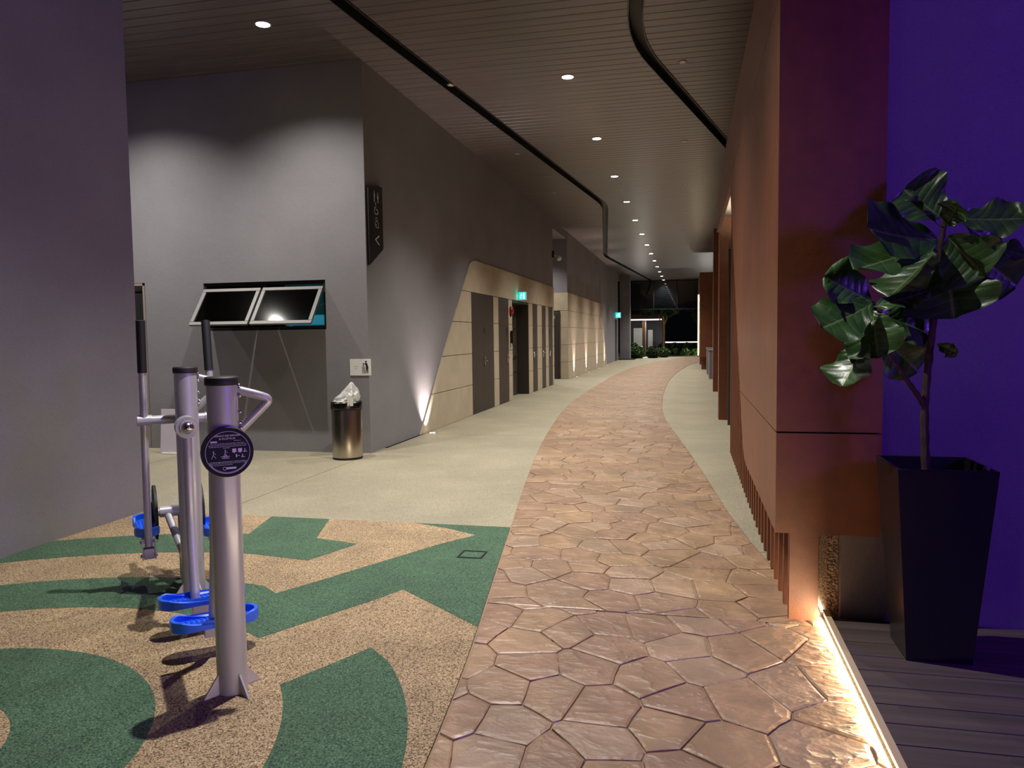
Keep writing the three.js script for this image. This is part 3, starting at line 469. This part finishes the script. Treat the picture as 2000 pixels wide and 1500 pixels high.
  for (const [v, zt, zb, hb] of [[-0.21, -1.4, -1.52, 0.27], [0.142, -1.54, -1.36, 0.25]]) {
    part(m, 'pivot_sleeve', rod([v - 0.035, 0.995, -1.46], [v + 0.04, 0.995, -1.46], 0.031, 0.031, 24), M.silver);
    const l = part(m, 'lever', pipe([[v, 1.5, zt], [v, 1.12, -1.44], [v, 0.9, -1.47], [v, hb, zb]], 0.02, 50, 14, 0.05), M.silver);
    part(l, 'grip', rod([v, 1.265, zt + (-1.44 - zt) * 0.62], [v, 1.552, zt - (-1.44 - zt) * 0.12], 0.0245, 0.0245, 18), M.grip, 'black foam grip');
    part(l, 'fork', join([box(v - 0.036, v - 0.03, hb - 0.075, hb + 0.045, zb - 0.025, zb + 0.025), box(v + 0.03, v + 0.036, hb - 0.075, hb + 0.045, zb - 0.025, zb + 0.025), box(v - 0.028, v + 0.028, hb - 0.07, hb - 0.01, zb - 0.03, zb + 0.03, 0.004), rod([v - 0.045, hb + 0.025, zb], [v + 0.045, hb + 0.025, zb], 0.008, 0.008, 10), rod([v - 0.045, hb - 0.055, zb], [v + 0.045, hb - 0.055, zb], 0.008, 0.008, 10)]), M.silver);
    const bar = part(m, 'foot_bar', rod([v, hb - 0.03, zb], [v * 0.8, v < 0 ? 0.47 : 0.34, -2.05], 0.02, 0.02, 12), M.silver);
    const fp = footPlate([v, hb + 0.06, zb - 0.2], 0.32, Math.PI / 2, 0.13); fp.rotation.order = 'YXZ'; fp.rotation.z = v < 0 ? 0.1 : 0.02;
  }
  for (const v of [-0.155, 0.1]) part(m, 'flywheel', rod([v - 0.008, 0.405, -1.78], [v + 0.008, 0.405, -1.78], 0.165, 0.165, 48), M.black, 'thin black wheel');
  part(m, 'crank_tube', join([rod([-0.13, 0.405, -1.78], [0.085, 0.405, -1.78], 0.034), rod([-0.146, 0.405, -1.78], [-0.13, 0.405, -1.78], 0.026)]), M.silver);
  part(m, 'strut', rod([-0.085, 0.39, -1.77], [0.0, 0.1, -1.38], 0.022), M.silver); part(m, 'rear_leg', rod([0, 0, -1.78], [0, 0.4, -1.78], 0.03), M.silver);
}

// ---------------------------------------------------------------- rust-coloured kiosk with fins
{
  const k = thing('kiosk', 'rust-brown steel kiosk box raised on vertical fins beside the path', 'kiosk', [0, 0, 0]);
  const j = 0.004, x0 = 0.42, x1 = 0.46;
  const sl = y => -6.2 - (y - 0.46) * (8.45 - 6.2) / (3.0 - 0.46);
  const low = new THREE.Shape(); low.moveTo(3.925, 0.46); low.lineTo(5.9, 0.46); low.quadraticCurveTo(6.22, 0.47, 6.33, 0.62); low.lineTo(-sl(0.96 - j), 0.96 - j); low.lineTo(3.925, 0.96 - j); low.closePath();
  part(k, 'side_panel', sidePlate(low, x0, x1), M.rust);
  part(k, 'side_panel', sidePlate(zShape([[-3.925, 0.96 + j], [sl(0.96 + j), 0.96 + j], [-8.45, 3.0], [-8.45, 3.06], [-3.925, 3.06]]), x0, x1), M.rust);
  part(k, 'side_panel', sidePlate(zShape([[-3.925, 3.068], [-8.45, 3.068], [-8.45, 3.0], [-12.3, 3.0], [-12.0, 3.1], [-9.4, 3.63], [-3.925, 3.63]]), x0, x1), M.rust);
  part(k, 'front_panel', box(x0, 0.9, 0.46, 0.96 - j, -3.96, -3.92), M.rust); part(k, 'front_panel', box(x0, 0.9, 0.96 + j, 3.63, -3.96, -3.92), M.rust);
  part(k, 'underside', box(x1, 0.89, 0.465, 0.5, -6.2, -3.96), M.rust); part(k, 'roof', box(x1, 1.6, 3.42, 3.6, -13.1, -4.31), M.rust);
  part(k, 'core', box(0.74, 1.6, 0, 3.42, -9.6, -4.31), M.rust);
  part(k, 'joint_backing', join([box(x1, x1 + 0.01, 0.9, 1.02, -6.3, -3.97), box(x1, x1 + 0.01, 3.03, 3.1, -8.4, -3.97), box(0.43, 0.89, 0.9, 1.02, -3.975, -3.961)]), M.black);
  for (let i = 0; i < 27; i++) { const z = -3.98 - i * 0.212; part(k, 'fin', box(0.49, 0.63, 0.002, i < 11 ? 0.464 : 3.0, z - 0.02, z + 0.02, 0.003), M.rust); }
  part(k, 'soffit', box(x1, 1.6, 3.36, 3.42, -13.14, -8.3), M.plaster, 'plastered soffit under the kiosk roof');
  part(k, 'shopfront', box(0.62, 0.66, 0.0, 2.75, -12.4, -9.66), M.darkGlass, 'black glass shopfront'); part(k, 'shopfront_frame', join([box(0.6, 0.68, 2.75, 2.82, -12.42, -9.64), box(0.6, 0.68, 0, 2.82, -12.44, -12.4)]), M.trim);
  for (const [x, z, h, l] of [[0.49, -13.15, 3.36, 'rust-brown wall pier past the black shopfront'], [0.59, -19.5, 4.0, 'darker rust-brown wall pier further along past the first pier']]) { const q = thing('wall_pier', l, 'pier', [x, 0, z]); part(q, 'core', box(0.02, 0.46, 0, h - 0.06, -0.33, -0.006), M.rust); part(q, 'face', box(0, 0.46, 0, h, -0.006, 0), M.rust); part(q, 'side_face', box(0, 0.02, 0, h, -0.35, -0.006), M.rust); part(q, 'top_cap', box(0.02, 0.46, h - 0.06, h, -0.35, -0.006), M.rust); }
  part(struct('wall_rear', 'dark rust-brown wall behind the piers', 'wall'), 'cladding', box(0.97, 1.6, 0, 3.4, -30, -13.2), M.rust);
  // plinth wall behind the fins
  part(k, 'plinth', box(0.685, 0.738, 0, 3.0, -9.5, -4.06), std(0xffffff, 0.9, 0, { map: M.cream.map, bumpMap: rubberBump, bumpScale: 0.02 }), 'rough pale render behind the fins');
  const c = thing('cove_light', 'warm cove light strip under the kiosk soffit', 'light strip', [0.9, 3.0, -10.6]); part(c, 'housing', box(-0.04, 0.04, -0.05, -0.004, -1.9, 1.9), M.trim); part(c, 'diffuser', box(-0.03, 0.03, -0.004, 0, -1.88, 1.88), glow(LED_WARM, 4));
  const a = new THREE.RectAreaLight(LED_WARM, 230, 3.76, 0.06); a.position.set(0, 0.006, 0); a.rotation.set(Math.PI / 2, 0, Math.PI / 2); a.castShadow = true; c.add(a);
  const g = thing('led_strip', 'short warm light strip at the foot of the rough plinth under the kiosk', 'light strip', [0.672, 0.02, -4.4]); part(g, 'diffuser', new THREE.BoxGeometry(0.01, 0.02, 0.6), glow(LED_WARM, 6)); const e = new THREE.RectAreaLight(LED_WARM, 90, 0.6, 0.02); e.position.set(-0.008, 0, 0); e.rotation.y = Math.PI / 2; e.castShadow = true; g.add(e);
}
{ // second kiosk far along the path
  const k = thing('kiosk', 'far rust-orange kiosk block with a bright vertical light line', 'kiosk', [0.42, 0, -31.3]);
  part(k, 'body', box(0, 1.1, 0.5, 3.85, -6, 0, 0.01), M.rust); part(k, 'leg', box(0.08, 0.3, 0, 0.5, -0.5, -0.15), M.rust); part(k, 'leg', box(0.08, 0.3, 0, 0.5, -5.5, -5.1), M.rust);
  part(k, 'light_line', box(-0.06, -0.02, 0.55, 3.0, -0.6, -0.54), glow(LED_WARM, 8), 'warm vertical light line'); const e = new THREE.RectAreaLight(LED_WARM, 30, 0.05, 2.4); e.position.set(-0.05, 1.8, -0.52); e.rotation.y = Math.PI; e.castShadow = true; k.add(e);
  part(k, 'light_channel', box(-0.07, 0, 0.5, 3.05, -0.68, -0.6), M.trim);
}
for (const [z, l] of [[-24.9, 'grey stone planter nearer the black shopfront'], [-27.6, 'grey stone planter nearer the far kiosk']]) { const p = thing('planter', l, 'planter', [0.8, 0, z], 'planters'); delete p.userData.group; part(p, 'box', join([box(-0.17, 0.15, 0, 0.9, -0.9, 0, 0.01)]), M.plaster); part(p, 'rim', box(-0.19, 0.15, 0.88, 0.93, -0.92, 0.02, 0.008), M.plaster); }
{ const s = thing('display_screen', 'small blue glowing display on the kiosk wall past the pillars', 'display', [0.78, 1.35, -22.5]); part(s, 'case', box(0, 0.2, 0, 0.36, -0.05, 0, 0.008), M.black); part(s, 'stand', join([box(0.07, 0.13, -1.35, 0, -0.05, -0.01), box(-0.04, 0.18, -1.35, -1.33, -0.15, 0.1, 0.005)]), M.black); part(s, 'screen', box(0.015, 0.185, 0.02, 0.34, 0, 0.003), glow(new THREE.Color(0.3, 0.55, 1), 2.5)); const p = new THREE.PointLight(0x6090ff, 0.3, 0, 2); p.position.set(0.1, 0.18, 0.08); s.add(p); }

// ---------------------------------------------------------------- potted fiddle-leaf fig
{
  const p = thing('flower_pot', 'tall tapered black square planter standing on the timber deck', 'pot', [1.05, 0.024, -3.65]);
  const b = 0.13, t = 0.195, h = 0.845, w = 0.014, P = [], q = (A, B, C, D) => P.push(...A, ...B, ...C, ...A, ...C, ...D);
  const ring = (r, y) => [[-r, y, r], [r, y, r], [r, y, -r], [-r, y, -r]], o0 = ring(b, 0), o1 = ring(t - 0.003, h - 0.004), o2 = ring(t - 0.006, h), i1 = ring(t - w, h), i0 = ring(t - w - 0.012, h - 0.16);
  for (let i = 0; i < 4; i++) { const n = (i + 1) % 4; q(o0[i], o0[n], o1[n], o1[i]); q(o1[i], o1[n], o2[n], o2[i]); q(o2[i], o2[n], i1[n], i1[i]); q(i1[i], i1[n], i0[n], i0[i]); } q(o0[3], o0[2], o0[1], o0[0]);
  const g = new THREE.BufferGeometry(); g.setAttribute('position', new THREE.Float32BufferAttribute(P, 3)); g.computeVertexNormals(); part(p, 'shell', worldUV(g), M.pot);
  part(p, 'soil', box(-0.178, 0.178, h - 0.15, h - 0.09, -0.178, 0.178), M.soil);
  const c = new THREE.SphereGeometry(0.014, 12, 10); c.translate(0.15, h + 0.006, 0.165); part(p, 'rim_stone', c, std(0x6a5a50, 0.6));
}
{
  const f = thing('fiddle_leaf_fig', 'fiddle-leaf fig with large glossy leaves growing from the black planter', 'potted plant', [1.02, 0.78, -3.66]);
  const off = V(-1.02, -0.78, 3.66), L3 = a => V(...a).add(off);
  const leafMap = tex(256, 512, (u, v) => {
    const s = (u - 0.5) * 2, t = v, mid = Math.exp(-s * s / 0.0018); let vein = 0;
    for (let k = 0; k < 6; k++) { const base = 0.05 + k * 0.155, y = base + Math.abs(s) * 0.26 * (1 - 0.35 * base) - 0.05 * s * s; vein = Math.max(vein, Math.exp(-Math.pow((t - y) / 0.006, 2)) * (1 - Math.abs(s) * 0.6)); }
    const n = fbm(u, v, 12, 3, 141); return mix3(sc3([52, 84, 40], 0.8 + 0.4 * n), [138, 152, 92], Math.min(1, mid * 0.75 + vein * 0.42));
  }, [1, 1]);
  const leafBump = tex(256, 512, (u, v) => { const s = (u - 0.5) * 2; let vein = Math.exp(-s * s / 0.004); let puff = 1; for (let k = 0; k < 6; k++) { const base = 0.05 + k * 0.155, y = base + Math.abs(s) * 0.26 * (1 - 0.35 * base) - 0.05 * s * s; puff = Math.min(puff, Math.abs(v - y) / 0.05); } return 255 * (0.75 * Math.min(1, puff * 0.55) * (1 - vein) + 0.1 * fbm(u, v, 30, 2, 145)); }, [1, 1], false);
  const mats = [0xffffff, 0xd8e8d0, 0xf4f2c8].map(c => phy({ color: c, map: leafMap, bumpMap: leafBump, bumpScale: 0.0036, roughness: 0.36, clearcoat: 0.3, clearcoatRoughness: 0.25, side: THREE.DoubleSide }));
  const prof = [[0, 0.05], [0.06, 0.2], [0.18, 0.42], [0.35, 0.6], [0.5, 0.8], [0.65, 0.97], [0.76, 1], [0.87, 0.86], [0.95, 0.58], [1, 0.12]];
  const wAt = t => { for (let i = 1; i < prof.length; i++) if (t <= prof[i][0]) { const k = (t - prof[i - 1][0]) / (prof[i][0] - prof[i - 1][0]), q = k * k * (3 - 2 * k) * 0.4 + k * 0.6; return prof[i - 1][1] + (prof[i][1] - prof[i - 1][1]) * q; } return 0.1; };
  const leaves = [[0.778,1.581,-3.62,0.585,1.692,-3.6,0.198,.35],[0.769,1.57,-3.56,0.554,1.467,-3.46,0.211,0],[0.778,1.553,-3.58,0.978,1.615,-3.52,0.152,-.5],[0.779,1.54,-3.6,0.784,1.338,-3.5,0.21,.3],[0.821,1.528,-3.68,1.034,1.439,-3.7,0.169,-.2],[0.747,1.416,-3.58,0.648,1.219,-3.52,0.19,.4],[0.84,1.419,-3.7,1.0,1.274,-3.74,0.17,.2],[1.043,1.838,-3.64,0.727,1.876,-3.46,0.277,.1],[1.02,1.813,-3.6,0.674,1.704,-3.4,0.19,.15],[1.03,1.793,-3.62,0.833,1.598,-3.54,0.235,.5],[1.076,1.944,-3.72,0.946,2.081,-3.8,0.251,.1],[1.056,1.883,-3.62,0.896,2.005,-3.55,0.1,1.1],[1.107,1.932,-3.66,1.351,1.91,-3.6,0.161,-.2],[1.062,1.889,-3.6,1.083,1.969,-3.52,0.101,.3],[1.176,1.911,-3.74,1.325,1.821,-3.78,0.123,-.3],[1.182,1.836,-3.7,1.395,1.75,-3.62,0.094,-.6],[1.073,1.848,-3.62,1.184,1.668,-3.52,0.222,.3],[1.221,1.783,-3.72,1.39,1.644,-3.76,0.218,.2],[1.073,1.75,-3.64,1.09,1.503,-3.56,0.298,.1],[1.048,1.39,-3.64,1.107,1.351,-3.58,0.051,.4]];
  const rl = rng(99);
  leaves.forEach((q, n) => {
    const B = L3(q.slice(0, 3)), T = L3(q.slice(3, 6)), len = B.distanceTo(T), dir = T.clone().sub(B).normalize();
    const out = V(-0.4, 0.4, 0.85); let nor = out.addScaledVector(dir, -out.dot(dir)).normalize(); nor.applyAxisAngle(dir, q[7]); const side = dir.clone().cross(nor).normalize();
    const nu = 12, nv = 22, P = [], U = [], I = [], ph = rl() * 6, fold = 0.1 + rl() * 0.25, bow = (rl() - 0.2) * 0.14;
    for (let a = 0; a <= nv; a++) for (let b = 0; b <= nu; b++) {
      const t = a / nv, s = b / nu * 2 - 1, w = wAt(t) * q[6] * 0.65, e = s * s;
      const pt = B.clone().addScaledVector(dir, len * t * 1.02).addScaledVector(side, s * w * (1 + 0.05 * Math.sin(t * 17 + ph + s))).addScaledVector(nor, fold * Math.abs(s) * w + bow * len * (t * t - t) * 2 + e * 0.014 * Math.sin(t * 15 + ph + (s > 0 ? 1.7 : 0)) * (0.4 + t));
      P.push(pt.x, pt.y, pt.z); U.push((s + 1) / 2, t);
    }
    for (let a = 0; a < nv; a++) for (let b = 0; b < nu; b++) { const i = a * (nu + 1) + b, k = i + nu + 1; I.push(i, i + 1, k, i + 1, k + 1, k); }
    const g = new THREE.BufferGeometry(); g.setAttribute('position', new THREE.Float32BufferAttribute(P, 3)); g.setAttribute('uv', new THREE.Float32BufferAttribute(U, 2)); g.setIndex(I); g.computeVertexNormals();
    part(f, 'leaf', g, mats[[11, 13, 19].includes(n) ? 2 : n % 2]);
  });
  const bark = std(0x5b4034, 0.85, 0, { bumpMap: tex(64, 256, (u, v) => 255 * Math.pow(fbm(u * 0.3, v, 24, 3, 151), 1.5), [0.2, 0.25], false), bumpScale: 0.01 });
  const stem = (pts, r0, r1) => { const c = new THREE.CatmullRomCurve3(pts.map(L3)), g = new THREE.TubeGeometry(c, 60, 1, 12, false), p = g.attributes.position, n = 13; for (let i = 0; i < p.count; i++) { const t = Math.floor(i / n) / 60, o = c.getPointAt(t), r = (r0 + (r1 - r0) * t) * (1 + 0.1 * Math.sin(t * 90)); p.setXYZ(i, o.x + (p.getX(i) - o.x) * r, o.y + (p.getY(i) - o.y) * r, o.z + (p.getZ(i) - o.z) * r); } g.computeVertexNormals(); return g; };
  part(f, 'stem', stem([[1.021, 0.7, -3.66], [1.021, 0.807, -3.66], [1.011, 1.102, -3.66], [1.02, 1.283, -3.66], [1.036, 1.461, -3.66], [1.049, 1.638, -3.66], [1.061, 1.814, -3.66], [1.075, 1.93, -3.66]], 0.02, 0.012), bark);
  part(f, 'branch', stem([[1.011, 1.1, -3.66], [0.99, 1.145, -3.645], [0.921, 1.25, -3.64], [0.859, 1.351, -3.64], [0.818, 1.464, -3.62], [0.775, 1.575, -3.59]], 0.012, 0.008), bark);
}
{ // violet flood lamp that colours the right wall and shows as a streak on the posts
  const l = thing('flood_lamp', 'violet flood lamp on a stand out past the deck', 'flood lamp', [4.7, 0, -0.4]);
  part(l, 'stand', join([rod([0, 0, 0], [0, 2.3, 0], 0.03), box(-0.3, 0.3, 0, 0.03, -0.3, 0.3, 0.01)]), M.black);
  const h = new THREE.Group(); h.name = 'head'; h.position.set(0, 2.7, 0); l.add(h); h.lookAt(0.6, 1.9, -3.0);
  part(h, 'housing', box(-0.45, 0.45, -0.45, 0.45, -0.1, 0.0, 0.02), M.black); part(h, 'lens', box(-0.42, 0.42, -0.42, 0.42, 0, 0.005), glow(PURPLE, 8));
  const a = new THREE.RectAreaLight(PURPLE, 120, 0.84, 0.84); a.position.set(0, 0, 0.012); a.rotation.y = Math.PI; a.castShadow = true; h.add(a);
}

// ---------------------------------------------------------------- garden at the far end
{
  const g = struct('garden_ground', 'dark planted ground beyond the corridor', 'ground'); part(g, 'earth', box(-30, 30, -0.4, -0.02, -90, -43.3), std(0x1d2413, 0.95));
  const w = struct('window_2', 'dark glass bulkhead hanging below the ceiling end', 'window');
  for (const [a, b] of [[-4.0, -2.2], [-2.14, -0.75], [-0.69, 2.4]]) part(w, 'pane', box(a, b, 3.05, 4.78, -49.5, -49.47), M.darkGlass);
  part(w, 'frame', join([box(-4, 2.4, 2.98, 3.05, -49.55, -49.42), box(-4, 2.4, 4.78, 4.82, -49.55, -49.42), box(-2.2, -2.14, 3.05, 4.78, -49.55, -49.42), box(-0.75, -0.69, 3.05, 4.78, -49.55, -49.42)]), M.trimDark);
  const leafMat = [0x39521f, 0x22361a, 0x4b6a2a].map(c => std(c, 0.7, 0, { side: THREE.DoubleSide }));
  function foliage(rx, ry, rz, n, s, seed, fill = 0.55) {
    const r = rng(seed), P = []; for (let i = 0; i < n; i++) {
      let x, y, z, d; do { x = r() * 2 - 1; y = r() * 2 - 1; z = r() * 2 - 1; d = Math.hypot(x, y, z); } while (d > 1 || d < fill * r());
      const c = V(x * rx, y * ry, z * rz), a = V(r() - 0.5, r() - 0.5, r() - 0.5).normalize(), b = a.clone().cross(V(r() - 0.5, r() - 0.5, r() - 0.5)).normalize(), k = s * (0.6 + r() * 0.8);
      const A = c.clone().addScaledVector(a, -k), B = c.clone().addScaledVector(b, k * 0.4), C = c.clone().addScaledVector(a, k), D = c.clone().addScaledVector(b, -k * 0.4);
      for (const q of [A, B, C, A, C, D]) P.push(q.x, q.y, q.z);
    }
    const o = new THREE.BufferGeometry(); o.setAttribute('position', new THREE.Float32BufferAttribute(P, 3)); o.computeVertexNormals(); return worldUV(o);
  }
  const bush = (x, z, rx, ry, m, label, seed, group) => { const b = thing('bush', label, 'bush', [x, 0, z], group); part(b, 'foliage', foliage(rx, ry, rx, 900, 0.09, seed).translate(0, ry * 0.85, 0), leafMat[m]); part(b, 'stems', join([0, 1, 2, 3].map(i => rod([0, 0, 0], [Math.cos(i * 1.6) * rx * 0.5, ry, Math.sin(i * 1.6) * rx * 0.5], 0.015, 0.008, 6))), std(0x3a2c20, 0.9)); };
  [[-2.95, -46.1, 0.42, 0.4], [-2.1, -46.5, 0.4, 0.38], [-3.3, -47.2, 0.4, 0.5], [-1.5, -47.6, 0.38, 0.33]].forEach((b, i) => bush(b[0], b[1], b[2], b[3], i === 1 ? 1 : 0, 'low leafy bush at the garden edge beside the grey column', 200 + i, 'bushes beside the column'));
  for (let i = 0; i < 6; i++) bush(-1.5 + i * 0.64, -52.4 - (i % 2) * 0.35, 0.3, 0.22, 2, 'low bright green ground cover bush behind the path end', 220 + i, 'ground cover behind the path end');
  for (let i = 0; i < 5; i++) bush(-1.9 + i * 0.9, -58.7, 0.38, 0.42, 1, 'dark hedge bush under the lit counter', 240 + i, 'hedge under the lit counter');
  const tree = (x, z, h, crowns, label, seed) => { const t = thing('tree', label, 'tree', [x, 0, z]); part(t, 'trunk', join([pipe([[0, 0, 0], [0.06, h * 0.4, 0], [-0.02, h * 0.75, 0.1]], 0.09, 24, 10, 0.3), rod([0.03, h * 0.45, 0], [0.55, h * 0.8, 0.1], 0.05, 0.03, 8), rod([0.03, h * 0.4, 0], [-0.5, h * 0.78, 0], 0.05, 0.03, 8)]), std(0x8a6b48, 0.85)); crowns.forEach((c, i) => part(t, 'crown', foliage(c[3], c[4], c[3], 2600, 0.16, seed + i).translate(c[0], c[1], c[2]), leafMat[1])); };
  tree(-1.75, -54.5, 4.2, [[0.2, 3.5, 0, 1.1, 0.9], [-0.9, 3.4, 0, 0.8, 0.7]], 'tree with a pale trunk in front of the lit pavilion', 300);
  tree(0.9, -57.2, 5, [[-0.3, 4.2, 0, 1.3, 1.3], [0.4, 3.0, 0.2, 1.1, 1.0]], 'dark leafy tree right of the pale-trunked one', 320);
  tree(-4.6, -64.5, 6.5, [[0, 5.2, 0, 2.2, 1.4], [1.8, 4.8, 0, 1.6, 1.2]], 'dark tree behind the pavilion roof', 340);
  const pv = thing('pavilion', 'small lit pavilion with a brown roof and pale walls', 'pavilion', [-3.1, 0, -57.5]);
  part(pv, 'roof', box(-1.9, 1.3, 2.55, 2.9, -3, 0, 0.02), std(0x5a3020, 0.7)); part(pv, 'light_line', join([box(-1.45, 1.15, 2.46, 2.54, -0.1, 0), box(-1.45, -1.38, 0.3, 2.46, -0.1, 0)]), glow(LAMP_WHITE, 5), 'bright white light line');
  part(pv, 'post', box(-0.28, -0.16, 0, 2.5, -0.6, -0.5), M.rust); part(pv, 'post', box(-0.1, 0.0, 0, 2.5, -0.6, -0.5), M.cream);
  part(pv, 'wall', box(-1.0, -0.35, 0.1, 1.9, -1.6, -1.5), M.white); part(pv, 'wall', box(0.1, 0.45, 0.1, 1.75, -1.3, -1.2), M.white); part(pv, 'back_wall', box(-1.9, 1.3, 0, 2.55, -3, -2.9), M.plaster);
  const a = new THREE.RectAreaLight(LAMP_WHITE, 30, 2.6, 0.2); a.position.set(-0.15, 2.45, -0.05); a.rotation.x = -Math.PI / 2; a.castShadow = true; pv.add(a);
  const ct = thing('counter', 'low outdoor counter with a bright white light line', 'counter', [-0.6, 0, -60]); part(ct, 'body', box(-1.2, 1.3, 0, 0.74, -0.5, 0, 0.01), M.trimDark); part(ct, 'light_line', box(-1.15, 1.25, 0.75, 0.82, -0.05, 0.02), glow(LAMP_WHITE, 5), 'bright white light line');
  const e = new THREE.RectAreaLight(LAMP_WHITE, 25, 2.4, 0.08); e.position.set(0.05, 0.79, 0.04); e.rotation.y = Math.PI; e.castShadow = true; ct.add(e);
  const bl = thing('bollard_light', 'small white bollard light among the bushes', 'garden light', [-2.95, 0, -50]); part(bl, 'post', rod([0, 0, 0], [0, 0.45, 0], 0.04), M.trimDark); part(bl, 'lamp', rod([0, 0.45, 0], [0, 0.65, 0], 0.05), glow(LAMP_WHITE, 5)); const p = new THREE.PointLight(LAMP_WHITE, 12, 0, 2); p.position.set(0, 0.8, 0); p.castShadow = true; bl.add(p);
  const b2 = thing('bollard_light', 'small added bollard hidden from view to brighten the ground cover', 'garden light', [1.25, 0, -51.4]); part(b2, 'post', rod([0, 0, 0], [0, 0.3, 0], 0.03), M.trimDark); part(b2, 'lamp', rod([0, 0.3, 0], [0, 0.36, 0], 0.032), glow(LAMP_WHITE, 4)); const p2 = new THREE.PointLight(LAMP_WHITE, 22, 0, 2); p2.position.set(0, 0.5, 0); p2.castShadow = true; b2.add(p2);  // added unseen lamp behind the far kiosk, brightens ground cover and trees
}
scene.traverse(o => { if (o.isMesh) o.castShadow = o.receiveShadow = true; });
renderer.render(scene, camera);
